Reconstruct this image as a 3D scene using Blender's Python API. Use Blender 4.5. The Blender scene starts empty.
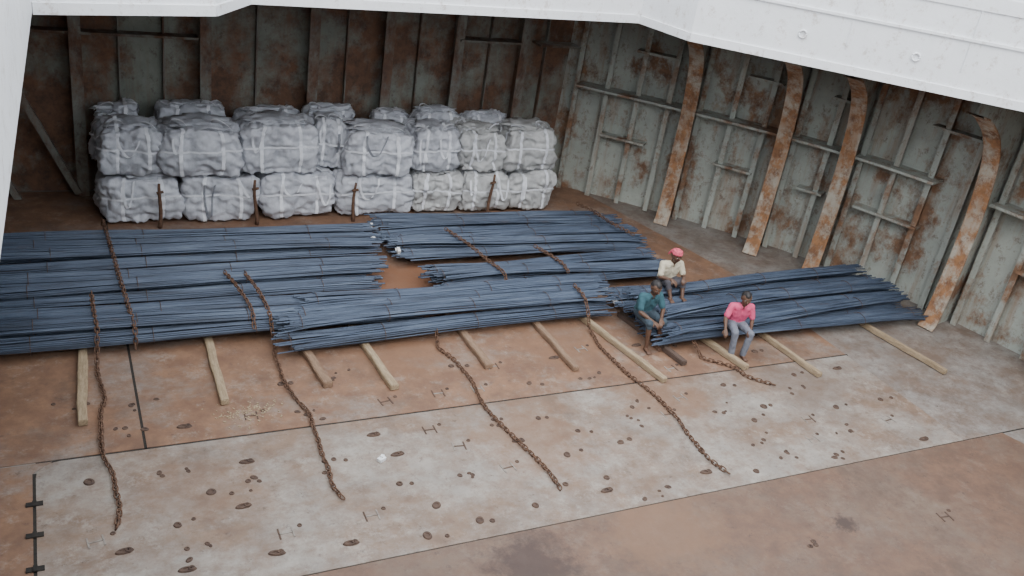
import bpy, bmesh, math, random
import numpy as np
from mathutils import Vector, Matrix, noise
random.seed(7)
C=bpy.context.collection

# ------------------------------------------------------------------ helpers
def obj(name, verts, faces, mats=(), midx=None, smooth=False, parent=None):
    me=bpy.data.meshes.new(name)
    me.from_pydata([tuple(v) for v in verts],[],faces)
    for m in mats: me.materials.append(m)
    if midx is not None:
        me.polygons.foreach_set("material_index",midx)
    if smooth:
        me.polygons.foreach_set("use_smooth",[True]*len(me.polygons))
    me.update()
    o=bpy.data.objects.new(name,me); C.objects.link(o)
    if parent: o.parent=parent
    return o

class MB:
    """mesh builder"""
    def __init__(s): s.v=[]; s.f=[]; s.m=[]
    def add(s,vs,fs,mi=0):
        b=len(s.v); s.v.extend([tuple(v) for v in vs]); s.f.extend([tuple(i+b for i in f) for f in fs]); s.m.extend([mi]*len(fs))
    def box(s,c,size,mi=0,rot=None):
        x,y,z=size[0]/2,size[1]/2,size[2]/2
        vs=[Vector(p) for p in ((-x,-y,-z),(x,-y,-z),(x,y,-z),(-x,y,-z),(-x,-y,z),(x,-y,z),(x,y,z),(-x,y,z))]
        if rot: vs=[rot@p for p in vs]
        c=Vector(c); vs=[p+c for p in vs]
        s.add(vs,[(0,3,2,1),(4,5,6,7),(0,1,5,4),(1,2,6,5),(2,3,7,6),(3,0,4,7)],mi)
    def tube(s,pts,r,n=6,mi=0,closed=False,caps=True):
        pts=[Vector(p) for p in pts]; N=len(pts); vs=[]
        for i,p in enumerate(pts):
            if closed: t=pts[(i+1)%N]-pts[i-1]
            else: t=pts[min(i+1,N-1)]-pts[max(i-1,0)]
            t.normalize()
            up=Vector((0,0,1)) if abs(t.z)<.9 else Vector((1,0,0))
            a=t.cross(up).normalized(); b=a.cross(t)
            rr=r[i] if hasattr(r,'__len__') else r
            for k in range(n):
                an=2*math.pi*k/n
                vs.append(p+a*(math.cos(an)*rr)+b*(math.sin(an)*rr))
        fs=[]
        R=N if closed else N-1
        for i in range(R):
            j=(i+1)%N
            for k in range(n):
                l=(k+1)%n
                fs.append((i*n+k,i*n+l,j*n+l,j*n+k))
        if not closed and caps:
            fs.append(tuple(range(n))[::-1]); fs.append(tuple((N-1)*n+k for k in range(n)))
        s.add(vs,fs,mi)
    def make(s,name,mats,smooth=False,parent=None):
        return obj(name,s.v,s.f,mats,s.m,smooth,parent)

# ------------------------------------------------------------------ materials
def newmat(name):
    m=bpy.data.materials.new(name); m.use_nodes=True
    nt=m.node_tree; b=nt.nodes["Principled BSDF"]
    return m,nt,b
def N(nt,t,**k):
    n=nt.nodes.new(t)
    for a,v in k.items(): setattr(n,a,v)
    return n
def ramp(nt,fac,stops):
    r=N(nt,"ShaderNodeValToRGB"); e=r.color_ramp.elements
    while len(e)<len(stops): e.new(0.5)
    for i,(p,c) in enumerate(stops):
        e[i].position=p; e[i].color=(c if len(c)==4 else (*c,1))
    nt.links.new(fac,r.inputs[0]); return r.outputs[0]
def mix(nt,fac,a,b):
    m=N(nt,"ShaderNodeMix",data_type='RGBA')
    for sk,v in ((m.inputs[0],fac),(m.inputs[6],a),(m.inputs[7],b)):
        if isinstance(v,bpy.types.NodeSocket): nt.links.new(v,sk)
        elif isinstance(v,(int,float)): sk.default_value=v
        else: sk.default_value=(*v,1) if len(v)==3 else v
    return m.outputs[2]
def math_(nt,op,a,b=None,clamp=False):
    m=N(nt,"ShaderNodeMath",operation=op); m.use_clamp=clamp
    for i,v in enumerate((a,b)):
        if v is None: continue
        if isinstance(v,bpy.types.NodeSocket): nt.links.new(v,m.inputs[i])
        else: m.inputs[i].default_value=v
    return m.outputs[0]
def noisetex(nt,scale,detail=4,rough=.6,stretch=(1,1,1),off=(0,0,0)):
    tc=N(nt,"ShaderNodeTexCoord"); mp=N(nt,"ShaderNodeMapping")
    mp.inputs["Scale"].default_value=stretch; mp.inputs["Location"].default_value=off
    nt.links.new(tc.outputs["Object"],mp.inputs[0])
    n=N(nt,"ShaderNodeTexNoise"); n.inputs["Scale"].default_value=scale; n.inputs["Detail"].default_value=detail; n.inputs["Roughness"].default_value=rough
    nt.links.new(mp.outputs[0],n.inputs[0]); return n.outputs[0]
def step(nt,fac,a,b):
    return ramp(nt,fac,[(a,(0,0,0)),(b,(1,1,1))])
def bump(nt,b,h,st=.3,d=.02):
    n=N(nt,"ShaderNodeBump"); n.inputs["Strength"].default_value=st; n.inputs["Distance"].default_value=d
    nt.links.new(h,n.inputs["Height"]); nt.links.new(n.outputs[0],b.inputs["Normal"])

def rusty(name,paint,paint2,rust,rust2,lo=.48,hi=.6,scale=.9,stretch=(1,1,.45),rough=.75,streak=.55,off=(0,0,0)):
    m,nt,b=newmat(name)
    base=mix(nt,step(nt,noisetex(nt,.9,6,.7,(1,1,1),off),.35,.65),paint,paint2)
    big=noisetex(nt,scale,9,.72,stretch,off)
    mask=step(nt,big,lo,hi)
    rc=mix(nt,step(nt,noisetex(nt,3,7,.75,(1,1,1),(3,1,2)),.38,.62),rust,rust2)
    col=mix(nt,mask,base,rc)
    if streak:
        st=step(nt,noisetex(nt,3.2,7,.7,(1,1,.13),(9,4,1)),.50,.66)
        col=mix(nt,math_(nt,'MULTIPLY',st,streak),col,rust)
    sp=step(nt,noisetex(nt,5,8,.82,(1,1,.8)),.54,.64)
    col=mix(nt,math_(nt,'MULTIPLY',sp,.7),col,rust2)
    nt.links.new(col,b.inputs["Base Color"]); b.inputs["Roughness"].default_value=rough
    bump(nt,b,noisetex(nt,9,6,.7),.35,.02)
    return m

def plain(name,c1,c2,scale=6,rough=.8,metal=0,stretch=(1,1,1),bs=.2,lo=.35,hi=.65,bd=.01,bsc=3):
    m,nt,b=newmat(name)
    f=step(nt,noisetex(nt,scale,6,.65,stretch),lo,hi)
    nt.links.new(mix(nt,f,c1,c2),b.inputs["Base Color"])
    b.inputs["Roughness"].default_value=rough; b.inputs["Metallic"].default_value=metal
    if bs: bump(nt,b,noisetex(nt,scale*bsc,5,.6,stretch),bs,bd)
    return m

M_shell=rusty("shell_paint",(.40,.42,.375),(.29,.305,.275),(.27,.145,.08),(.13,.072,.045),.50,.60,.9,(1,1,.8),.75,.5)
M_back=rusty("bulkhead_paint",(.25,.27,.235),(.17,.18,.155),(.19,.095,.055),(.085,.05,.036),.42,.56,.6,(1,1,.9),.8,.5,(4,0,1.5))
M_frame=rusty("web_frame_rust",(.46,.42,.35),(.36,.32,.26),(.37,.18,.08),(.16,.078,.043),.42,.56,2.6,(1,1,.8),.8,.5)
M_bframe=rusty("bulkhead_stiffener",(.23,.24,.21),(.17,.17,.155),(.17,.09,.055),(.09,.052,.038),.42,.58,1.6,(1,1,.6))
M_white=rusty("coaming_white_paint",(.80,.81,.83),(.74,.755,.78),(.62,.57,.54),(.47,.41,.37),.68,.84,.8,(1,1,.5),.5,0)
M_deck=plain("deck_red_oxide",(.20,.14,.115),(.27,.195,.16))
M_chain=plain("rusty_chain_steel",(.08,.042,.027),(.15,.08,.048),14,.9)
M_tw=[plain("dunnage_timber_%d"%i,a,b,5,.85,0,(6,1,6),.3) for i,(a,b) in enumerate([((.23,.165,.10),(.38,.29,.19)),((.17,.105,.068),(.27,.175,.115)),((.06,.04,.032),(.11,.07,.052))])]
M_bag=plain("woven_polypropylene",(.38,.39,.43),(.56,.57,.62),2.2,.5,0,(1,1,1),.5,.38,.62,.05,2.2)
M_bag2=plain("woven_polypropylene_dusty",(.36,.36,.36),(.52,.52,.52),2.2,.55,0,(1,1,1),.5,.38,.62,.05,2.2)
M_strap=plain("bag_webbing",(.66,.67,.72),(.80,.81,.85),8,.6)
M_strapd=plain("bag_webbing_dark",(.16,.17,.20),(.28,.29,.32),8,.7)
M_tag=plain("white_tag",(.65,.66,.68),(.78,.79,.8),8,.7,0,(1,1,1),0)
M_fit=plain("rusted_fitting",(.055,.035,.028),(.11,.068,.048),12,.9)
M_weld=plain("weld_mark",(.17,.14,.12),(.30,.27,.24),12,.9)
M_gap=plain("seam_dark",(.015,.013,.012),(.03,.025,.02),12,.9)

m,nt,b=newmat("rebar_steel")
f=noisetex(nt,1.8,6,.75,(.3,5,5)); c=ramp(nt,f,[(.34,(.022,.030,.048)),(.52,(.058,.080,.125)),(.70,(.12,.152,.205))])
rs=step(nt,noisetex(nt,1.3,7,.75,(.6,2,2),(5,5,5)),.58,.74)
c=mix(nt,math_(nt,'MULTIPLY',rs,.55),c,(.10,.065,.05))
nt.links.new(c,b.inputs["Base Color"]); b.inputs["Metallic"].default_value=.2; b.inputs["Roughness"].default_value=.58
M_rebar=m

def floormat(name,greys,rusts,bias,off=(0,0,0),soft=.08,darks=.6,light=.4,stains=()):
    m,nt,b=newmat(name)
    def nz(s,d,r,st=(1,1,1),o=(0,0,0)): return noisetex(nt,s,d,r,st,(off[0]+o[0],off[1]+o[1],off[2]+o[2]))
    g=mix(nt,step(nt,nz(1.1,6,.7),.38,.62),greys[0],greys[1])
    r=mix(nt,step(nt,nz(2.0,7,.72,(1,1,1),(7,2,0)),.38,.62),rusts[0],rusts[1])
    n1=nz(.55,11,.74,(1,1.3,1),(2.3,8.1,0))
    mask=step(nt,n1,.5-bias-soft,.5-bias+soft)
    col=mix(nt,mask,g,r)
    fine=step(nt,nz(4,10,.8),.47,.62)
    col=mix(nt,math_(nt,'MULTIPLY',fine,.6),col,rusts[1])
    lt=step(nt,nz(2.6,10,.82,(1,1,1),(1,9,4)),.53,.64)
    col=mix(nt,math_(nt,'MULTIPLY',lt,light),col,(.41,.375,.33))
    dk=step(nt,nz(.8,11,.78,(1,1,1),(4,4,4)),.52,.66)
    col=mix(nt,math_(nt,'MULTIPLY',dk,darks),col,(.10,.064,.047))
    sp=step(nt,nz(5.5,8,.84,(1,1,1),(14,4,4)),.57,.65)
    col=mix(nt,math_(nt,'MULTIPLY',sp,.7),col,(.075,.048,.038))
    for (cx,cy,rad,cc,am) in stains:   # spilled rust / oil on the plates
        tc=N(nt,"ShaderNodeTexCoord"); vm=N(nt,"ShaderNodeVectorMath",operation='DISTANCE')
        nt.links.new(tc.outputs["Object"],vm.inputs[0]); vm.inputs[1].default_value=(cx,cy,0)
        dd=math_(nt,'DIVIDE',vm.outputs["Value"],rad)
        dd=math_(nt,'ADD',dd,math_(nt,'MULTIPLY',math_(nt,'SUBTRACT',nz(2.2/rad,8,.75,(1,1,1),(cx,cy,0)),.5),2.6))
        mk=ramp(nt,dd,[(.45,(1,1,1)),(1.0,(0,0,0))])
        col=mix(nt,math_(nt,'MULTIPLY',mk,am),col,cc)
    nt.links.new(col,b.inputs["Base Color"])
    b.inputs["Roughness"].default_value=.62
    bump(nt,b,nz(8,8,.7),.3,.015)
    return m
RU=(.20,.105,.06); DK=(.055,.036,.03)
M_plateA=floormat("tank_top_worn_paint",((.32,.285,.25),(.235,.208,.185)),((.24,.165,.12),(.165,.108,.078)),-.01,(0,0,0),.08,.6,.45,
   ((6.6,10.3,1.3,RU,.6),(9.5,11.0,1.2,RU,.5),(1.4,10.3,.9,RU,.35),(12.6,10.6,1.2,(.13,.09,.07),.5)))
M_plateB=floormat("tank_top_rusty",((.26,.22,.19),(.20,.17,.15)),((.25,.14,.085),(.165,.09,.058)),.09,(3,1,0),.08,.6,.32,
   ((6.2,15.8,1.6,(.21,.095,.05),.8),(5.3,13.2,1.0,RU,.6),(8.6,13.0,1.2,RU,.6)))
M_fore=floormat("tank_top_brown",((.18,.13,.098),(.145,.103,.08)),((.175,.10,.066),(.12,.07,.05)),.05,(5,7,0),.1,.75,.10,
   ((5.3,7.75,.75,(.05,.03,.026),.8),(10.4,7.2,.22,DK,.9),(7.5,8.0,1.2,(.20,.11,.065),.6)))
M_side=floormat("tank_top_dusty",((.27,.245,.225),(.21,.195,.18)),((.19,.135,.105),(.145,.105,.082)),-.02,(1,9,0),.08,.55,.3)

# ------------------------------------------------------------------ floor
mb=MB(); mb.box((6.8,10.5,-.06),(26.5,23.5,.1)); mb.make("floor",[M_side])
def plate(name,poly,mat,z0=-.012,z1=0.0):
    n=len(poly); vs=[(x,y,z0) for x,y in poly]+[(x,y,z1) for x,y in poly]
    fs=[tuple(range(n,2*n))]+[(i,(i+1)%n,n+(i+1)%n,n+i) for i in range(n)]
    return obj(name,vs,fs,[mat])
g=.02
rc=[(-.5+.3-.3*math.cos(a),11.4-.3+.3*math.sin(a)) for a in [math.pi/2*k/6 for k in range(7)]]
plate("floor_plate",[(-.5,8.4),(14.45,8.4)]+[(14.45,11.4)]+rc[::-1],M_plateA)
plate("floor_plate",[(.92,11.4+2*g),(14.45,11.4+2*g),(14.45,15),(13,21.3),(.92,21.3)],M_plateB)
plate("floor_plate",[(-6,11.4+2*g),(.92-2*g,11.4+2*g),(.92-2*g,21.3),(-6,21.3)],M_plateB)
plate("floor_plate",[(-6,-1),(18.5,-1),(15.5,8.4-g),(-.5,8.4-g),(-6,8.4-g)],M_fore)
plate("floor_plate",[(-6,8.4),(-.5-2*g,8.4),(-.5-2*g,11.2),(-.3,11.4+g/2),(-6,11.4+g/2)],M_plateB)
mb=MB()
mb.box((7,11.42,-.010),(15,.05,.004)); mb.box((.90,16,-.010),(.05,9.4,.004)); mb.box((-.52,9.7,-.010),(.06,3.0,.004)); mb.box((4,8.39,-.010),(25,.03,.004))
mb.make("floor_seam",[M_gap])
mb=MB()
for y in (10.55,9.95,9.35):
    mb.box((-.52,y,.006),(.20,.08,.02)); mb.box((-.52,y,.02),(.05,.10,.02))
mb.make("hatch_hinges",[M_gap])

mb=MB()
def disc(x,y,r,h,mi,sx=1.0,a=0):
    n=14; vs=[];
    for zz,rr in ((0.0,r),(h,r*.85),(h,r*.5),(h*.3,r*.4)):
        for k in range(n):
            t=2*math.pi*k/n; px=math.cos(t)*rr*sx; py=math.sin(t)*rr
            vs.append((x+px*math.cos(a)-py*math.sin(a),y+px*math.sin(a)+py*math.cos(a),zz))
    fs=[]
    for q in range(3):
        for k in range(n):
            l=(k+1)%n; fs.append((q*n+k,q*n+l,(q+1)*n+l,(q+1)*n+k))
    fs.append(tuple(3*n+k for k in range(n)))
    mb.add(vs,fs,mi)
rr=random.Random(3)
def hmark(x,y,a):
    R=Matrix.Rotation(a,3,'Z')
    for dx in (-.09,.09):
        c=R@Vector((dx,0,.004)); mb.box((x+c.x,y+c.y,.004),(.022,.2,.008),0 if rr.random()<.5 else 1,R)
    mb.box((x,y,.004),(.18,.022,.008),0 if rr.random()<.5 else 1,R)
for gx in range(15):
    for gy,yy in enumerate((8.75,9.25,9.75,10.3,10.9,11.85,12.6,6.9)):
        if gy==7 and gx%3: continue
        if rr.random()<.12: continue
        bx=.1+gx*.98+rr.uniform(-.18,.18)+(.45 if gy%2 else 0); by=yy+rr.uniform(-.14,.14)
        if bx>14.2: continue
        mode=rr.random()
        if mode<.40:
            disc(bx,by,rr.uniform(.045,.072),.018,0,rr.uniform(1,1.3),rr.uniform(0,3))
            if rr.random()<.6: disc(bx+rr.uniform(.15,.3),by+rr.uniform(-.12,.12),rr.uniform(.03,.05),.014,0)
        elif mode<.58: disc(bx,by,.05,.022,0,2.3,rr.uniform(-.2,.2)); disc(bx+.05,by,.045,.03,0)
        elif mode<.78: hmark(bx,by,rr.uniform(-.15,.15)); disc(bx+.2,by+.1,.035,.012,0)
        else:
            for q in range(4): disc(bx+rr.uniform(-.28,.28),by+rr.uniform(-.18,.18),rr.uniform(.022,.045),.012,0,rr.uniform(1,1.5),rr.uniform(0,3))
mb.make("lashing_sockets",[M_fit,M_weld])
mb=MB()
for (cx,cy,s,n) in ((2.4,11.95,.3,110),(2.75,12.1,.15,30)):
    for k in range(n):
        x=rr.gauss(cx,s); y=rr.gauss(cy,s*.5); r=rr.uniform(.008,.018)
        if y>13.2 or y<11.5 or x>3: continue
        mb.box((x,y,r*.4),(r*2,r*1.4,r*.8),0,Matrix.Rotation(rr.uniform(0,3),3,'Z'))
mb.make("sawdust_pile",[plain("sawdust",(.27,.20,.13),(.36,.28,.18))])
mb=MB(); mb.box((4.06,10.35,.03),(.12,.08,.05),0,Matrix.Rotation(.5,3,'Z')); mb.box((4.08,10.38,.06),(.06,.05,.02),0,Matrix.Rotation(.9,3,'Z'))
mb.make("crumpled_paper",[M_tag])

# ------------------------------------------------------------------ hold walls
ctrl=[(12.4,21.4),(14.2,19.6),(15.6,18.0),(16.8,16.4),(17.7,14.8),(18.35,13),(18.8,11),(19.1,9),(19.3,6),(19.3,2),(19.3,-1.2)]
def catmull(P,n=8):
    P=[Vector(p) for p in P]; P=[2*P[0]-P[1]]+P+[2*P[-1]-P[-2]]; out=[]
    for i in range(1,len(P)-2):
        for k in range(n):
            t=k/n; a,b,c,d=P[i-1:i+3]
            out.append(.5*((2*b)+(-a+c)*t+(2*a-5*b+4*c-d)*t*t+(-a+3*b-3*c+d)*t**3))
    out.append(P[-2]); return out
SC=catmull(ctrl)
cum=[0]
for i in range(1,len(SC)): cum.append(cum[-1]+(SC[i]-SC[i-1]).length)
def shell(s):
    for i in range(1,len(SC)):
        if cum[i]>=s:
            t=(s-cum[i-1])/(cum[i]-cum[i-1]); p=SC[i-1].lerp(SC[i],t); d=(SC[i]-SC[i-1]).normalized()
            return p,d,Vector((d.y,-d.x))
    return SC[-1],Vector((0,-1)),Vector((-1,0))
ZT=5.5
vs=[];fs=[];zs=[-.05,0.5,1,2,3,4,5,ZT]
for p in SC:
    for z in zs: vs.append((p.x+.02*z,p.y,z))
nz=len(zs)
for i in range(len(SC)-1):
    for k in range(nz-1):
        a=i*nz+k; fs.append((a,a+1,a+nz+1,a+nz))
obj("wall_right",vs,fs,[M_shell])
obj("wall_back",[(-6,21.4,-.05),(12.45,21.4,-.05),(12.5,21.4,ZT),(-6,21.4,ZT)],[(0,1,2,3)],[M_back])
obj("wall_left",[(-6,-1.2,-.05),(-6,21.4,-.05),(-6,21.4,ZT),(-6,-1.2,ZT)],[(0,1,2,3)],[M_shell])
obj("wall_near",[(-6,-1.2,-.05),(19.3,-1.2,-.05),(19.3,-1.2,ZT),(-6,-1.2,ZT)],[(0,1,2,3)],[M_shell])

def oriented(d,n):
    return Matrix(((d.x,n.x,0),(d.y,n.y,0),(0,0,1)))
mb=MB(); s=.45
while s<cum[-1]-.5:
    p,d,n=shell(s); R=oriented(d,n)
    c=Vector((p.x+.055,p.y,ZT/2))+Vector((n.x,n.y,0))*.12
    mb.box(c,(.035,.30,ZT),0,R)
    c2=Vector((p.x+.055,p.y,ZT/2))+Vector((n.x,n.y,0))*.27
    mb.box(c2,(.13,.03,ZT),0,R)
    s+=.84
mb.make("trim_shell_ribs",[M_shell])
def web_frame(name,s,base=.95,fl=.36,mats=(M_frame,)):
    p,d,n=shell(s); prof=[(0,base+.15),(.25,base),(1.2,base-.12),(2.4,base-.16),(3.2,base-.08),(3.8,base+.06),(4.25,base+.28),(4.6,base+.60),(4.85,base+1.0),(5.02,base+1.35),(5.1,base+1.7)]
    prof=[(v.x,v.y) for v in catmull(prof,3)]
    mb=MB(); n3=Vector((n.x,n.y,0)); d3=Vector((d.x,d.y,0)); o=Vector((p.x,p.y,0))
    t=.02
    for sg in (-1,1):
        vs=[]
        for z,dp in prof:
            vs.append(o+d3*t*sg+Vector((0,0,z))); vs.append(o+d3*t*sg+n3*dp+Vector((0,0,z)))
        mb.add(vs,[(2*i,2*i+1,2*i+3,2*i+2) for i in range(len(prof)-1)],1 if len(mats)>1 else 0)
        a,b=prof[-1]
        mb.add([o+d3*t*sg+Vector((0,0,a)),o+d3*t*sg+n3*b+Vector((0,0,a)),o+d3*t*sg+n3*b+Vector((0,0,ZT)),o+d3*t*sg+Vector((0,0,ZT))],[(0,1,2,3)],1 if len(mats)>1 else 0)
    vs=[]
    for i,(z,dp) in enumerate(prof):
        a=prof[max(i-1,0)]; b=prof[min(i+1,len(prof)-1)]
        tg=Vector((b[1]-a[1],b[0]-a[0])).normalized()
        nx,nzv=tg.y,-tg.x
        for w,th in ((-fl/2,0),(fl/2,0),(fl/2,.035),(-fl/2,.035)):
            vs.append(o+d3*w+n3*(dp+nx*th)+Vector((0,0,z+nzv*th)))
    fs=[]
    for i in range(len(prof)-1):
        for k in range(4): fs.append((i*4+k,i*4+(k+1)%4,i*4+4+(k+1)%4,i*4+4+k))
    fs.append((0,1,2,3))
    mb.add(vs,fs,0)
    return mb.make(name,list(mats))
def s_at(x,y):
    return min((( (SC[i]-Vector((x,y))).length,cum[i]) for i in range(len(SC))))[1]
FS=[]
for (x,y,bs) in ((14.9,18.9,.8),(16.5,16.9,.95),(17.5,15.5,.9),(18.5,12.3,1.0),(19.0,9.6,1.0),(19.3,6.5,1.0),(19.3,3,1.0)):
    s=s_at(x,y); FS.append(s); web_frame("web_frame",s,bs,.36,(M_frame,M_shell))
mb=MB()
SS=[0.4]+FS
rs_=random.Random(5)
for i in range(len(SS)-1):
    a,b=SS[i],SS[i+1]
    for z,dep,f0,f1 in ((2.95,.62,.03,.97 if i not in (3,) else .62),(1.75,.36,.1+.3*rs_.random(),.45+.3*rs_.random()),(4.1,.36,.45,.8)):
        k=8
        vs=[]
        for j in range(k+1):
            s=a+(b-a)*(f0+(f1-f0)*j/k); p,d,n=shell(s)
            for dd,zz in ((0,z),(dep,z),(dep,z+.06),(0,z+.06)):
                vs.append((p.x+n.x*dd+.02*z,p.y+n.y*dd,zz))
        fs=[]
        for j in range(k):
            for q in range(4): fs.append((j*4+q,j*4+(q+1)%4,j*4+4+(q+1)%4,j*4+4+q))
        fs+= [(0,1,2,3),tuple(k*4+q for q in (3,2,1,0))]
        mb.add(vs,fs,0)
mb.make("trim_shell_stringers",[M_shell])
mb=MB()
for x in (-2.6,-1.6,.55,3.15,5.55,7.35,9.15,10.95):
    mb.box((x,21.22,ZT/2),(.04,.36,ZT)); mb.box((x,21.03,ZT/2),(.24,.03,ZT))
for x in (1.4,2.3,4.3,6.4,8.2,10.1,11.7):
    mb.box((x,21.33,ZT/2),(.03,.14,ZT))
mb.box((1.2,21.2,3.6),(3.6,.35,.05)); mb.box((10.0,21.15,3.9),(1.7,.45,.05)); mb.box((11.9,21.1,3.9),(1.2,.5,.05)); mb.box((4.4,21.25,4.6),(2.2,.25,.05))
mb.box((-.5,20.95,2.2),(.14,.14,4.6),0,Matrix.Rotation(-.42,3,'Y'))
mb.box((-1.6,20.95,1.9),(.14,.14,4.2),0,Matrix.Rotation(-.42,3,'Y'))
mb.make("trim_bulkhead_stiffeners",[M_bframe])
# ------------------------------------------------------------------ deck and hatch coaming
O=[(-.62,-.6),(-.375,6.2),(-.13,14.1),(2.34,14.7),(3.06,15.8),(11.2,16.56),(11.45,15.05),(15.9,10.7),(18,8.6),(18,-.6)]
E=[(-6,-1.2),(-6,6.2),(-6,21.5),(2.3,21.5),(3.1,21.5),(11.5,21.5),(15.2,20),(19.4,14),(19.6,8),(19.6,-1.2)]
n=len(O); vs=[];fs=[]
for z in (ZT,ZT+.04):
    for p in O: vs.append((*p,z))
    for p in E: vs.append((*p,z))
for q in (0,2*n):
    for i in range(n):
        j=(i+1)%n; fs.append((q+i,q+j,q+n+j,q+n+i))
obj("ceiling",vs,fs,[M_deck])
mb=MB(); ctop=8.0
Ov=[Vector(p) for p in O]
for i in range(n):
    a,b=Ov[i],Ov[(i+1)%n]; d=(b-a).normalized(); nn=Vector((-d.y,d.x))
    th=.04
    def bar(z0,z1,in_,out_):
        vs=[]
        for P in (a,b):
            for w,z in ((-in_,z0),(out_,z0),(out_,z1),(-in_,z1)): vs.append((P.x+nn.x*w,P.y+nn.y*w,z))
        mb.add(vs,[(0,1,5,4),(1,2,6,5),(2,3,7,6),(3,0,4,7),(0,3,2,1),(4,5,6,7)])
    bar(ZT-.02,ctop,0,th)
    if i>1:
        bar(ZT-.06,ZT+.10,.04,.02); bar(6.45,6.50,.04,.02); bar(7.0,7.25,.03,.02)
    bar(ctop-.06,ctop,0,.25)
    L=(b-a).length; k=int(L/2.4)
    if i>1:
      for q in range(1,k+1):
        c=a+d*(L*q/(k+1)); cc=Vector((c.x-nn.x*.02,c.y-nn.y*.02,6.0))
        pts=[cc+Vector((d.x,d.y,0))*math.cos(t)*.07+Vector((0,0,1))*math.sin(t)*.07 for t in [2*math.pi*z/12 for z in range(12)]]
        mb.tube(pts,.02,6,0,closed=True)
        c=a+d*(L*(q+.4)/(k+1)); mb.box((c.x,c.y,6.9),(.02,.05,2.0),0,Matrix.Rotation(math.atan2(d.y,d.x),3,'Z'))
mb.make("hatch_coaming",[M_white])

# ------------------------------------------------------------------ timber dunnage
TM=[(.22,14.4,.12,12.15,0,.13),(2.17,14.4,2.13,12.25,0,.12),(3.62,14.2,3.80,12.4,1,.15),(4.72,14.2,4.85,12.1,0,.15),(6.70,14.1,6.72,12.4,1,.15),(8.3,14.1,8.3,12.0,1,.13),(9.35,14.2,9.8,11.3,0,.13),(10.4,13.2,10.55,11.75,2,.15),(11.5,12.9,11.75,11.35,0,.14),(13.0,12.7,13.15,10.8,0,.12),(15.85,12.5,16.15,10.3,0,.12)]
for i,(x0,y0,x1,y1,mi,w) in enumerate(TM):
    d=Vector((x1-x0,y1-y0,0)); L=d.length+.6; dn=d.normalized(); c=Vector((x1,y1,.055))-dn*(L/2)
    bm=bmesh.new(); bmesh.ops.create_cube(bm,size=1)
    bmesh.ops.scale(bm,vec=(w,L,.1),verts=bm.verts)
    bmesh.ops.subdivide_edges(bm,edges=[e for e in bm.edges if abs((e.verts[0].co-e.verts[1].co).y)>.1],cuts=10)
    bmesh.ops.bevel(bm,geom=[e for e in bm.edges if e.is_boundary or e.calc_face_angle(0)>.5],offset=.012,segments=2,affect='EDGES')
    for v in bm.verts:
        q=noise.noise(Vector((v.co.x*3,v.co.y*1.6,i*3)))
        v.co.x+=q*.03; v.co.z*=1+.15*noise.noise(Vector((v.co.x*2,v.co.y*1.3,i*5+9)))
    me=bpy.data.meshes.new("timber"); bm.to_mesh(me); bm.free(); me.materials.append(M_tw[mi])
    o=bpy.data.objects.new("timber_dunnage",me); C.objects.link(o); o.location=c
    o.rotation_euler=(0,0,math.atan2(dn.y,dn.x)-math.pi/2)

# ------------------------------------------------------------------ rebar stacks
def bundle(mb,x0,x1,y0,y1,z,w,h,nb,rg):
    nseg=12; ph=rg.uniform(0,6); amp=rg.uniform(.01,.05)
    ties=[rg.uniform(0,.3)+k*1.7 for k in range(8)]
    def centre(t):
        x=x0+(x1-x0)*t; y=y0+(y1-y0)*t+amp*math.sin(ph+t*5)
        return x,y,z+.015*math.sin(ph+t*9)
    for k in range(nb):
        a=rg.uniform(0,2*math.pi); q=math.sqrt(rg.uniform(.35,1))
        r=rg.uniform(.012,.018); ya=math.cos(a)*q; za=math.sin(a)*q
        if k<nb*.75: za=abs(za)*.9-.05
        if k<nb*.35:
            ya=-1+2*(k+.5)/(nb*.35); za=math.sqrt(max(0,1-ya*ya))*.85
        s0=rg.uniform(-.10,.10)/(x1-x0)*2; s1=rg.uniform(-.10,.10)/(x1-x0)*2
        p2=rg.uniform(0,6); pts=[]
        sp=rg.uniform(-1,1); stray=.035 if rg.random()<.2 else .010
        for j in range(nseg+1):
            t=-s0+(1+s0+s1)*j/nseg; cx,cy,cz=centre(t)
            e=abs(2*t-1)**6
            yy=cy+ya*w/2*(1+.25*e)+stray*math.sin(p2+t*6)+sp*.05*e
            zz=cz+za*h/2+stray*.5*math.sin(p2+t*9)-.02*e
            pts.append((cx,yy,max(zz,.13)))
        mb.tube(pts,r,5,0)
    for tx in ties:
        t=tx/(x1-x0)
        if t>.97: break
        cx,cy,cz=centre(t)
        pts=[(cx,cy+math.cos(u)*(w/2+.018),max(cz+math.sin(u)*(h/2+.02),.12)) for u in [2*math.pi*k/14 for k in range(14)]]
        mb.tube(pts,.006,4,1,closed=True)
def stack(name,rows,rg,tags=()):
    mb=MB()
    for r in rows: bundle(mb,*r,rg)
    for (x,y,z) in tags:
        mb.box((x,y,z),(.06,.12,.09),2,Matrix.Rotation(rg.uniform(-.5,.5),3,'Z')@Matrix.Rotation(.4,3,'X'))
        mb.box((x-.04,y+.03,z+.02),(.05,.06,.03),2,Matrix.Rotation(rg.uniform(-.5,.5),3,'Z'))
    return mb.make(name,[M_rebar,M_fit,M_tag],smooth=False)
rg=random.Random(11)
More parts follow.
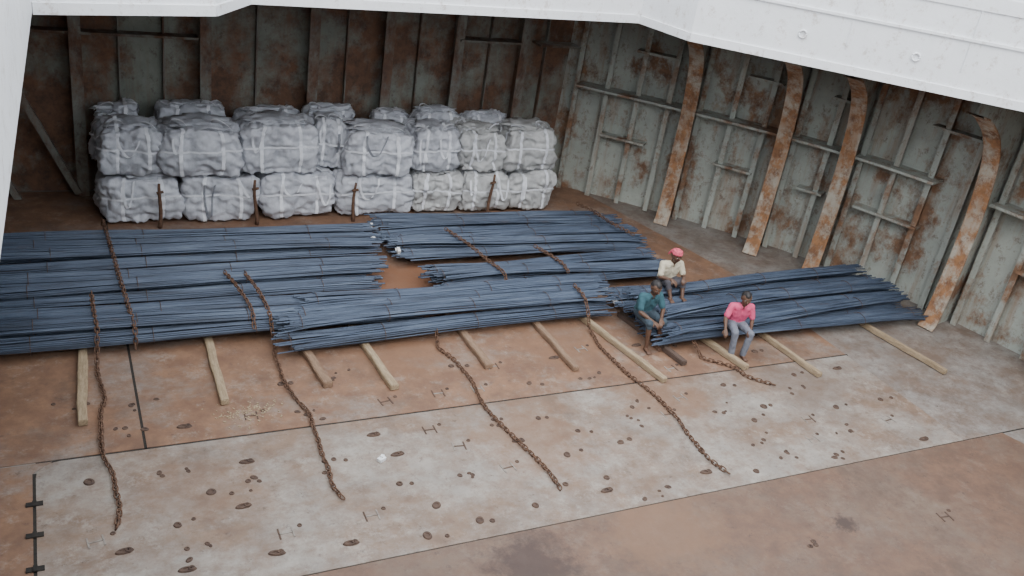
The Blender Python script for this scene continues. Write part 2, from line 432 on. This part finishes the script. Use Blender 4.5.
def rows(x0,x1,y0,y1,dy,jx,lift=.0,toprate=.6,shift=0,zb=.245,tn=1.6):
    R=[]; y=y0+.18
    while y<y1-.1:
        a=rg.uniform(-.10,.10)
        R.append((x0+rg.uniform(-jx,jx),x1+rg.uniform(-jx,jx)+shift*(y-y0),y-a,y+a,zb,.37,.22,34))
        y+=dy
    y=y0+.36
    while y<y1-.3:
        if rg.random()<toprate:
            a=rg.uniform(-.20,.20)
            R.append((x0+rg.uniform(-jx,jx)*tn,x1+rg.uniform(-jx,jx)*tn+shift*(y-y0),y-a,y+a,zb+.17+lift+rg.uniform(-.02,.03),.33,.17,30))
        y+=dy
    return R
S1=rows(-4,5.8,14.02,15.3,.38,.12,toprate=.8)+rows(-4,5.65,15.35,16.4,.38,.1,toprate=.8)+rows(-4,6.0,16.75,18.4,.38,.15,toprate=.8)
stack("rebar_bundle_stack",S1,rg,[(6.2,17.9,.4),(6.05,17.2,.4)])
S2=rows(6.85,12.4,14.85,16.2,.38,.18,toprate=.8)+rows(6.5,12.45,16.4,18.6,.38,.15,toprate=.8)
stack("rebar_bundle_stack",S2,rg,[(6.4,16.6,.4)])
S3=[(3.3,9.9,13.62,13.78,.25,.42,.24,38),(3.6,10.1,14.15,14.2,.45,.42,.24,38),(3.4,9.8,13.88,13.95,.46,.40,.22,38),(3.9,10.0,14.45,14.5,.50,.4,.22,34)]
stack("rebar_bundle_stack",S3,rg,[(10.15,13.8,.35),(10.1,14.15,.45)])
S4=rows(10.3,17.2,12.2,14.6,.38,.15,toprate=.95)+[(10.5,17.0,12.9,13.2,.60,.36,.18,30),(10.4,16.9,13.7,13.9,.60,.36,.18,30)]
stack("rebar_bundle_stack",S4,rg,[])

# ------------------------------------------------------------------ chains
def chain(name,pts,pitch=.085,r=.0105,lw=.034):
    P=catmull([Vector(p) for p in pts],10)
    cu=[0]
    for i in range(1,len(P)): cu.append(cu[-1]+(P[i]-P[i-1]).length)
    mb=MB(); s=0;k=0;i=1
    while s<cu[-1]:
        while cu[i]<s and i<len(P)-1: i+=1
        t=(P[i]-P[i-1]).normalized(); c=P[i-1]+t*(s-cu[i-1])
        up=Vector((0,0,1)); side=t.cross(up)
        if side.length<.1: side=t.cross(Vector((1,0,0)))
        side.normalize(); up=side.cross(t)
        ang=(.35 if k%2 else 1.9)+random.uniform(-.3,.3)
        w=side*math.cos(ang)+up*math.sin(ang)
        L=pitch*.72
        ring=[]
        for q in range(12):
            an=2*math.pi*q/12; cx=math.cos(an); cy=math.sin(an)
            ring.append(c+t*(cx*lw*.9+(L-lw*.9)*(1 if cx>0.01 else -1 if cx<-.01 else 0))+w*cy*lw)
        mb.tube(ring,r,5,0,closed=True)
        s+=pitch; k+=1
    return mb.make(name,[M_chain],smooth=True)
def floorchain(x,y0,y1,amp,x1=None):
    pts=[];n=int((y0-y1)/.35)
    for k in range(n+1):
        t=k/n; pts.append((x+( (x1-x)*t if x1 is not None else 0)+amp*math.sin(t*9+x)*.6+random.uniform(-.03,.03),y0+(y1-y0)*t,.04))
    return pts
zt=.57
chain("lashing_chain",[(.42,15.2,zt),(.42,14.7,zt),(.44,14.15,.50),(.42,13.95,.30),(.40,13.75,.06)]+floorchain(.38,13.5,9.8,.10,.42))
chain("lashing_chain",[(3.05,15.6,zt),(3.15,14.9,zt),(3.2,14.2,.5),(3.2,13.95,.3),(3.22,13.8,.06)]+floorchain(3.2,13.5,9.6,.10,3.3))
chain("lashing_chain",[(6.1,13.5,.25),(6.1,13.4,.08)]+floorchain(6.1,13.2,9.0,.12,6.35))
chain("lashing_chain",[(9.3,14.1,.62),(9.3,13.7,.58),(9.3,13.45,.35),(9.3,13.3,.08)]+floorchain(9.25,13.1,8.7,.14,9.3))
chain("lashing_chain",[(11.1,12.5,.3),(11.1,12.0,.06)]+floorchain(11.2,11.85,10.7,.12,11.9))
chain("lashing_chain",[(1.0,13.95,.2),(1.0,14.1,.46),(.95,14.8,zt),(.9,15.8,zt),(.85,17,zt),(.8,18.1,zt),(.8,18.45,.5),(.8,18.6,.3)])
chain("lashing_chain",[(7.7,17.2,zt),(7.9,16.4,zt),(8.0,15.6,zt),(8.1,15.0,zt),(8.1,14.75,.4)])
chain("lashing_chain",[(11.8,18.5,zt-.05),(11.9,18,zt),(12.0,17.2,zt),(12.2,16.5,zt)])
chain("lashing_chain",[(2.7,15.7,zt),(2.8,15.2,zt),(2.9,14.3,zt),(2.9,13.98,.35)])
chain("lashing_chain",[(9.4,16.1,zt),(9.6,15.3,zt),(9.6,14.9,zt-.05)])

# ------------------------------------------------------------------ bulk bags
def bag(cx,cy,z0,w,d,h,seed,mat,rot=0,cuts=35):
    bm=bmesh.new(); bmesh.ops.create_cube(bm,size=2)
    bmesh.ops.subdivide_edges(bm,edges=bm.edges[:],cuts=cuts,use_grid_fill=True)
    so=Vector((seed*7.3,seed*3.1,seed*1.7)); ex=9.0
    tilt=math.sin(seed*2.1)*.06
    def shape(p,off=0.0):
        x,y,z=p
        q=(abs(x)**ex+abs(y)**ex+abs(z)**ex)**(1/ex)
        x,y,z=x/q,y/q,z/q
        bul=1+.05*(1-z*z)-(.06 if z>.0 else .02)*z*z
        pin=0
        for s in (-.5,.5):
            pin+=.03*math.exp(-((x-s)/.06)**2)+.03*math.exp(-((y-s)/.06)**2)
        pin+=.025*math.exp(-((z-.15)/.08)**2)
        P=Vector((x*bul*(1-pin),y*bul*(1-pin),z*(1-pin*.8)))
        if z>.7: P.z+=.05*(1-min(1,(x*x+y*y)))
        P.z+=x*tilt*(1 if z>0 else 0)
        nv=Vector((P.x*w/2,P.y*d/2,P.z*h/2))
        dirn=Vector((x**5,y**5,z**5)); dirn.normalize()
        n1=noise.noise(nv*1.7+so)*.14
        n2=(.5-abs(noise.noise(Vector((nv.x*4,nv.y*4,nv.z*3))+so)))*.11
        n3=(.5-abs(noise.noise(Vector((nv.x*9,nv.y*9,nv.z*7))+so)))*.08
        n4=.018*math.sin(nv.z*20+noise.noise(nv*3+so)*6)
        if z<-.9: n1*=.2;n2*=.2
        return nv+dirn*(n1+n2+n3+n4-.075+off)
    for v in bm.verts: v.co=shape(v.co)
    bm.verts.index_update()
    vs=[v.co.copy() for v in bm.verts]; fs=[tuple(v.index for v in p.verts) for p in bm.faces]
    bm.free()
    mb=MB(); mb.add(vs,fs,0)
    bm=bmesh.new(); bmesh.ops.create_icosphere(bm,subdivisions=4,radius=1)
    for v in bm.verts:
        p=v.co.copy(); k=1+.55*noise.noise(p*2.2+so)+.55*(.5-abs(noise.noise(p*5+so)))
        v.co=Vector((p.x*w*.34*k,p.y*d*.30*k,h/2-.02+p.z*.08*k))
    bm.verts.index_update(); mb.add([v.co for v in bm.verts],[tuple(q.index for q in f.verts) for f in bm.faces],0); bm.free()
    rg=random.Random(seed*13+1)
    def ribbon(pl,wd,mi,wax):
        vv=[]
        for p in pl: vv+= [p-wax*wd/2,p+wax*wd/2]
        mb.add(vv,[(2*i,2*i+1,2*i+3,2*i+2) for i in range(len(pl)-1)],mi)
    for s in (-.5,.5):
        pl=[];py=[]
        K=24
        for side in range(3):
            for k in range(K+1):
                t=-1+2*k/K
                q={0:(s,-1,t),1:(s,t,1),2:(s,1,-t)}[side]; pl.append(shape(q,.022))
                q={0:(-1,s,t),1:(t,s,1),2:(1,s,-t)}[side]; py.append(shape(q,.022))
        ribbon(pl,.075,1,Vector((1,0,0))); ribbon(py,.075,1,Vector((0,1,0)))
    pl=[]
    for k in range(81):
        a=2*math.pi*k/80; c,s_=math.cos(a),math.sin(a); m=max(abs(c),abs(s_)); pl.append(shape((c/m,s_/m,.15),.025))
    ribbon(pl,.045,1,Vector((0,0,1)))
    for s in (-.5,.5):
        x0=s*w*.5
        if rg.random()<.65:
            x1=x0+rg.uniform(-.35,.35)*w; x1=max(-w*.42,min(w*.42,x1)); dz=rg.uniform(.25,.75); zt_=rg.uniform(.3,.46)
            K=16; pl=[]
            for k in range(K+1):
                t=k/K; xx=x0+(x1-x0)*t; zz=zt_-dz*max(0,math.sin(math.pi*t))**.8
                pl.append(shape((xx/(w/2),-1,max(-.9,2*zz)),.045))
            ribbon(pl,.055,2 if rg.random()<.25 else 1,Vector((.8,0,.5)))
        pl=[]
        lean=rg.uniform(-.15,.15); hh=rg.uniform(.06,.18)
        for k in range(11):
            t=k/10; pl.append(Vector((x0+.17*math.cos(math.pi*t)+lean*math.sin(math.pi*t),-d*.3+.1*math.sin(t*3),h/2*.95+hh*math.sin(math.pi*t))))
        ribbon(pl,.055,1,Vector((0,1,.2)))
    o=mb.make("bulk_bag",[mat,M_strap,M_strapd],smooth=True)
    o.location=(cx,cy,z0+h/2); o.rotation_euler=(0,0,rot)
lower=[(.82,2.42),(2.45,4.02),(4.1,5.78),(5.82,7.65),(7.7,8.92),(8.95,10.25),(10.28,11.55)]
for i,(a,b) in enumerate(lower):
    bag((a+b)/2,19.92,.02,(b-a)*1.0,1.25,1.04,i+1,M_bag if i<4 else M_bag2,random.uniform(-.03,.03))
upper=[(.85,2.05,19.95,1.02),(1.98,3.68,19.80,1.10),(3.65,5.35,19.95,1.14),(5.38,6.1,20.3,1.1),(5.98,7.6,19.80,1.05),(7.62,8.8,19.95,1.02),(8.82,10.0,19.95,1.02),(10.02,11.4,19.95,1.10)]
for i,(a,b,y,h) in enumerate(upper):
    bag((a+b)/2,y,1.05,(b-a)*1.0,1.25,h,i+20,M_bag if i<6 else M_bag2,random.uniform(-.08,.08))
for i,(a,b) in enumerate([(.75,1.7),(2.1,3.5),(3.8,5.2),(5.3,6.5),(6.9,7.9),(8.0,9.2),(9.3,10.6)]):
    bag((a+b)/2,20.70,1.0+.1*(i%2),(b-a)*1.0,.6,1.15,i+40,M_bag,0,22)

for i,(x,y,h,t) in enumerate([(1.93,19.12,1.0,.02),(3.95,19.12,1.05,-.05),(6.15,19.12,.95,0.02),(9.62,19.12,1.1,.03)]):
    mb=MB(); pts=[(x+t*z+.02*math.sin(z*5+i),y,z) for z in [h*k/8 for k in range(9)]]
    mb.tube(pts,[.045-.002*k for k in range(9)],8,0); mb.tube([(x-.07+t*h*.8,y-.02,h*.8),(x+.07+t*h*.8,y-.02,h*.83)],.03,6,0)
    mb.make("rusty_stanchion",[M_chain],smooth=True)

# ------------------------------------------------------------------ people
def person(name,loc,yaw,P,cols,scale=1.0):
    prims=[]
    def cap(a,b,r0,r1,l): prims.append((Vector(a),Vector(b),r0,r1,l))
    SK,SH,TR,HR,TB,SO=0,1,2,3,4,5
    pel,chest,neck,head=[Vector(P[k]) for k in ("pel","chest","neck","head")]
    cap(pel+Vector((-.06,0,0)),pel+Vector((.06,0,0)),.115,.115,TR)
    cap(pel+Vector((-.05,-.01,.04)),pel+Vector((.05,-.01,.04)),.115,.115,SH)
    for sx in (-1,1):
        cap(pel+Vector((.05*sx,0,.06)),chest+Vector((.075*sx,0,0)),.115,.12,SH)
        cap(chest+Vector((.075*sx,0,0)),neck+Vector((.09*sx,-.01,-.08)),.12,.085,SH)
        sh=Vector(P["sh"+("L" if sx<0 else "R")])
        cap(neck+Vector((.03*sx,0,-.04)),sh,.06,.062,SH)
    cap(neck+Vector((0,0,-.04)),head+Vector((0,-.01,-.05)),.055,.05,SK)
    look=Vector(P.get("look",(0,1,-.15))).normalized()
    hx=look.cross(Vector((0,0,1))).normalized(); hz=hx.cross(look).normalized()
    def H(x,y,z): return head+hx*x+look*y+hz*z
    for (x,y,z,r) in ((0,-.015,.02,.088),(0,.01,.03,.085),(0,.025,-.01,.074),(0,.035,-.05,.058),(0,.045,-.075,.042)):
        cap(H(x-.008,y,z),H(x+.008,y,z),r,r,SK)
    cap(H(0,.092,.02),H(0,.118,-.025),.010,.016,SK)
    cap(H(-.035,.085,.035),H(.035,.085,.035),.014,.014,SK)
    cap(H(-.022,.088,-.052),H(.022,.088,-.052),.009,.009,6)
    for sx in (-1,1):
        cap(H(.086*sx,-.005,.015),H(.086*sx,-.01,-.03),.016,.011,SK)
        cap(H(.045*sx,.07,-.015),H(.03*sx,.07,-.04),.025,.022,SK)
    if P.get("turban"):
        for k in range(10):
            a0=2*math.pi*k/10; a1=2*math.pi*(k+1)/10
            for (rr_,zz,tk) in ((.084,.062,.026),(.070,.095,.026)):
                cap(H(math.cos(a0)*rr_,-.01+math.sin(a0)*rr_*1.1,zz+.008*math.sin(a0)),H(math.cos(a1)*rr_,-.01+math.sin(a1)*rr_*1.1,zz+.008*math.sin(a1)),tk,tk,TB)
        cap(H(0,-.01,.08),H(0,-.01,.10),.055,.05,TB)
        cap(H(.05,-.10,.06),H(.07,-.13,-.04),.022,.014,TB)
        cap(H(0,-.045,.02),H(0,-.045,-.02),.078,.06,HR)
    else:
        cap(H(0,-.022,.042),H(0,-.022,.045),.094,.094,HR)
        cap(H(0,-.04,.0),H(0,-.045,-.02),.085,.065,HR)
        cap(H(0,.03,.075),H(0,.0,.08),.06,.066,HR)
    def hand(w,d,nrm,side):
        d=d.normalized(); nrm=(nrm-d*nrm.dot(d)).normalized(); s=d.cross(nrm)*side
        for k in range(4):
            o=(k-1.5)*.021
            kn=w+d*(.088-.004*abs(k-1))+s*o
            cap(w+s*o*.6,kn,.014,.0115,SK)
            L=(.036,.042,.039,.030)[k]
            b1=kn+(d*.9+nrm*.35).normalized()*L; b2=b1+(d*.55+nrm*.8).normalized()*L*.75
            b3=b2+(d*.1+nrm).normalized()*L*.5
            cap(kn,b1,.0105,.0095,SK); cap(b1,b2,.0095,.009,SK); cap(b2,b3,.009,.008,SK)
        t0=w+d*.025-s*.025; t1=t0+(d*.6-s*.75+nrm*.3).normalized()*.042; t2=t1+(d*.85-s*.25+nrm*.4).normalized()*.03
        cap(w+d*.01,t0,.015,.014,SK); cap(t0,t1,.013,.0115,SK); cap(t1,t2,.0115,.009,SK)
    for sd,sx in (("L",-1),("R",1)):
        sh,el,wr,hip,kn,an,toe=[Vector(P[k+sd]) for k in ("sh","el","wr","hip","kn","an","toe")]
        mid=sh.lerp(el,P.get("sleeve",.75))
        cap(sh,mid,.064,.058,SH); cap(sh,el,.046,.038,SK)
        cap(el,wr,.040,.024,SK); cap(el.lerp(wr,.2),el.lerp(wr,.45),.040,.034,SK)
        hand(wr,Vector(P["hd"+sd]),Vector(P["hn"+sd]),sx)
        cap(hip,kn,.092,.064,TR)
        tl=P.get("trouser",1.0)
        if tl>0:
            cap(kn,kn.lerp(an,tl),.064,.056,TR)
        cap(kn,an,.050,.032,SK); cap(kn.lerp(an,.15),kn.lerp(an,.45),.052,.048,SK)
        heel=an+Vector((0,-.03,-.035)); f=(toe-an); f.z=0; f.normalize(); s=Vector((f.y,-f.x,0))
        cap(an,heel,.034,.032,SK)
        for o in (-.022,0,.022): cap(heel+s*o*.4,toe-f*.05+s*o+Vector((0,0,.008)),.028,.018,SK)
        for q in range(5):
            o=(q-2)*.017; ln=.045-.004*abs(q-(1 if sx>0 else 3))
            cap(toe-f*.05+s*o,toe-f*.05+f*ln+s*o*1.1,.013,.010,SK)
    if P.get("lap"):
        hl,hr,kl,kr=[Vector(P[k]) for k in ("hipL","hipR","knL","knR")]
        for t in (0.1,.3,.5,.7,.9):
            a=hl.lerp(kl,t); b=hr.lerp(kr,t); cap(a-Vector((0,0,.02)),b-Vector((0,0,.02)),.06,.06,TR)
    vs=[];fs=[]
    for a,b,r0,r1,l in prims:
        L=(b-a).length
        z=(b-a).normalized() if L>1e-5 else Vector((0,0,1))
        x=z.orthogonal().normalized(); y=z.cross(x)
        ns=14
        prof=[]
        for k in range(4):
            t=math.pi/2*k/4; prof.append((-math.cos(t)*r0,max(math.sin(t)*r0,1e-4)))
        prof.append((0,r0)); prof.append((L,r1))
        for k in range(1,5):
            t=math.pi/2*k/4; prof.append((L+math.sin(t)*r1,max(math.cos(t)*r1,1e-4)))
        o=len(vs)
        for (h,r) in prof:
            for q in range(ns):
                an_=2*math.pi*q/ns; vs.append(a+z*h+x*math.cos(an_)*r+y*math.sin(an_)*r)
        m_=len(prof)
        for i in range(m_-1):
            for q in range(ns):
                w=(q+1)%ns; fs.append((o+i*ns+q,o+i*ns+w,o+(i+1)*ns+w,o+(i+1)*ns+q))
        fs.append(tuple(o+q for q in range(ns))[::-1]); fs.append(tuple(o+(m_-1)*ns+q for q in range(ns)))
    tmp=obj("tmp_body",vs,fs)
    md=tmp.modifiers.new("r","REMESH"); md.mode='VOXEL'; md.voxel_size=.0065; md.use_smooth_shade=True
    md=tmp.modifiers.new("s","SMOOTH"); md.factor=.5; md.iterations=3
    dg=bpy.context.evaluated_depsgraph_get(); me=bpy.data.meshes.new_from_object(tmp.evaluated_get(dg))
    bpy.data.objects.remove(tmp)
    nv=len(me.vertices); co=np.empty(nv*3); me.vertices.foreach_get("co",co); co=co.reshape(-1,3)
    best=np.full(nv,1e9); lab=np.zeros(nv,int)
    for a,b,r0,r1,l in prims:
        A=np.array(a); B=np.array(b); d=B-A; L2=max(d.dot(d),1e-9)
        t=np.clip(((co-A)@d)/L2,0,1); dist=np.linalg.norm(co-A-t[:,None]*d,axis=1)-(r0+(r1-r0)*t)
        if l==6: dist-=.004
        k=dist<best; best[k]=dist[k]; lab[k]=l
    nr=np.empty(nv*3); me.vertices.foreach_get("normal",nr); nr=nr.reshape(-1,3)
    for i in range(nv):
        if lab[i] in (1,2,4):
            p=Vector(co[i]); q=(.5-abs(noise.noise(p*11+Vector((5,yaw,2)))))*.016-.003
            co[i]+=nr[i]*q
    me.vertices.foreach_set("co",co.ravel())
    for mm in cols: me.materials.append(mm)
    idx=[]
    for p in me.polygons:
        ls=[lab[v] for v in p.vertices]; idx.append(int(max(set(ls),key=ls.count)))
    me.polygons.foreach_set("material_index",idx); me.polygons.foreach_set("use_smooth",[True]*len(idx)); me.update()
    par=bpy.data.objects.new(name,None); C.objects.link(par)
    bo=bpy.data.objects.new("body",me); C.objects.link(bo); bo.parent=par
    mb=MB()
    for sx in (-1,1):
        c=H(.031*sx,.083,.012)
        mb.tube([c-look*.010,c-look*.006,c,c+look*.006,c+look*.009],[.004,.010,.012,.009,.003],10,0)
        mb.tube([c+look*.006,c+look*.0115],[.006,.004],8,1)
    mb.make("eyes",[M_tag,M_gap],True,par)
    par.location=loc; par.rotation_euler=(0,0,yaw); par.scale=(scale,)*3
    return par
def cloth(n,c): return plain(n,tuple(x*.8 for x in c),c,12,.9,0,(1,1,1),.15)
SKIN=plain("skin_dark_brown",(.085,.042,.027),(.12,.064,.04),10,.55,0,(1,1,1),0)
HAIR=plain("hair_black",(.012,.01,.01),(.025,.02,.02),30,.6)
LIP=plain("lips",(.10,.035,.028),(.12,.045,.035),20,.5)
def cols(sh,tr,tb=(.6,.1,.2)):
    return [SKIN,cloth("shirt_cloth",sh),cloth("trouser_cloth",tr),HAIR,cloth("turban_cloth",tb),HAIR,LIP]
base=dict(pel=(0,0,.10),chest=(0,.06,.34),neck=(0,.12,.52),head=(0,.17,.66),
 shL=(-.185,.09,.46),shR=(.185,.09,.46),elL=(-.24,.20,.21),elR=(.24,.20,.21),wrL=(-.11,.39,.16),wrR=(.11,.38,.15),
 hdL=(.5,.8,-.4),hdR=(-.5,.8,-.4),hnL=(.3,0,-1),hnR=(-.3,0,-1),
 hipL=(-.09,.02,.09),hipR=(.09,.02,.09),knL=(-.15,.42,.08),knR=(.15,.42,.08),anL=(-.12,.40,-.36),anR=(.12,.42,-.36),toeL=(-.14,.57,-.415),toeR=(.14,.59,-.415))
def pose(**k):
    d=dict(base); d.update(k); return d
def yaw_to(dx,dy): return math.atan2(dy,dx)-math.pi/2
person("man_in_pink_shirt",(11.99,12.24,.47),yaw_to(-.3,-1),
 pose(elL=(-.25,.14,.21),wrL=(-.16,.36,.13),elR=(.29,.17,.24),wrR=(.34,.38,.12),hdR=(.1,.8,-.6),hnR=(-.4,0,-1),look=(.1,1,-.2)),
 cols((.66,.09,.20),(.17,.18,.22)),1.08)
person("man_in_teal_shirt",(10.20,12.92,.50),yaw_to(.05,-1),
 pose(chest=(0,.07,.33),neck=(0,.14,.50),head=(0,.19,.635),look=(0,1,-.35),shL=(-.18,.11,.45),shR=(.18,.11,.45),elL=(-.24,.23,.21),elR=(.24,.23,.21),wrL=(-.08,.42,.14),wrR=(.09,.42,.12),trouser=.15,
  anL=(-.12,.38,-.37),anR=(.12,.44,-.36),toeL=(-.14,.54,-.42),toeR=(.14,.6,-.415)),
 cols((.035,.10,.125),(.04,.06,.08)),1.14)
person("man_in_cream_shirt",(11.40,13.95,.60),yaw_to(-.1,-1),
 pose(turban=True,lap=True,trouser=.35,knL=(-.15,.36,.22),knR=(.17,.38,.20),anL=(-.12,.50,-.02),anR=(.14,.52,-.02),toeL=(-.13,.66,-.06),toeR=(.16,.68,-.06),
  elL=(-.25,.18,.24),elR=(.25,.2,.24),wrL=(-.16,.36,.30),wrR=(.12,.40,.28),look=(-.2,1,-.2)),
 cols((.56,.50,.38),(.06,.055,.065),(.62,.10,.15)),1.12)

# ------------------------------------------------------------------ camera, light
Mx=Matrix(((.8963,.0670,-.4385),(-.4182,.4552,-.7862),(.1469,.8881,.4360)))
cam=bpy.data.cameras.new("camera"); cam.lens=917/1024*36; cam.sensor_width=36; cam.clip_start=.05; cam.clip_end=500
co=bpy.data.objects.new("camera",cam); C.objects.link(co)
co.matrix_world=Matrix.Translation((0,0,8.5))@Mx.to_quaternion().to_matrix().to_4x4()
bpy.context.scene.camera=co
w=bpy.data.worlds.new("overcast_sky"); bpy.context.scene.world=w; w.use_nodes=True
bg=w.node_tree.nodes["Background"]; bg.inputs[0].default_value=(.88,.94,1,1); bg.inputs[1].default_value=3.4
sl=bpy.data.lights.new("sun","SUN"); sl.energy=2.2; sl.angle=math.radians(45); sl.color=(1,.97,.93)
so=bpy.data.objects.new("sun",sl); C.objects.link(so)
so.rotation_euler=Vector((-.3,-.75,1.0)).to_track_quat('Z','Y').to_euler()
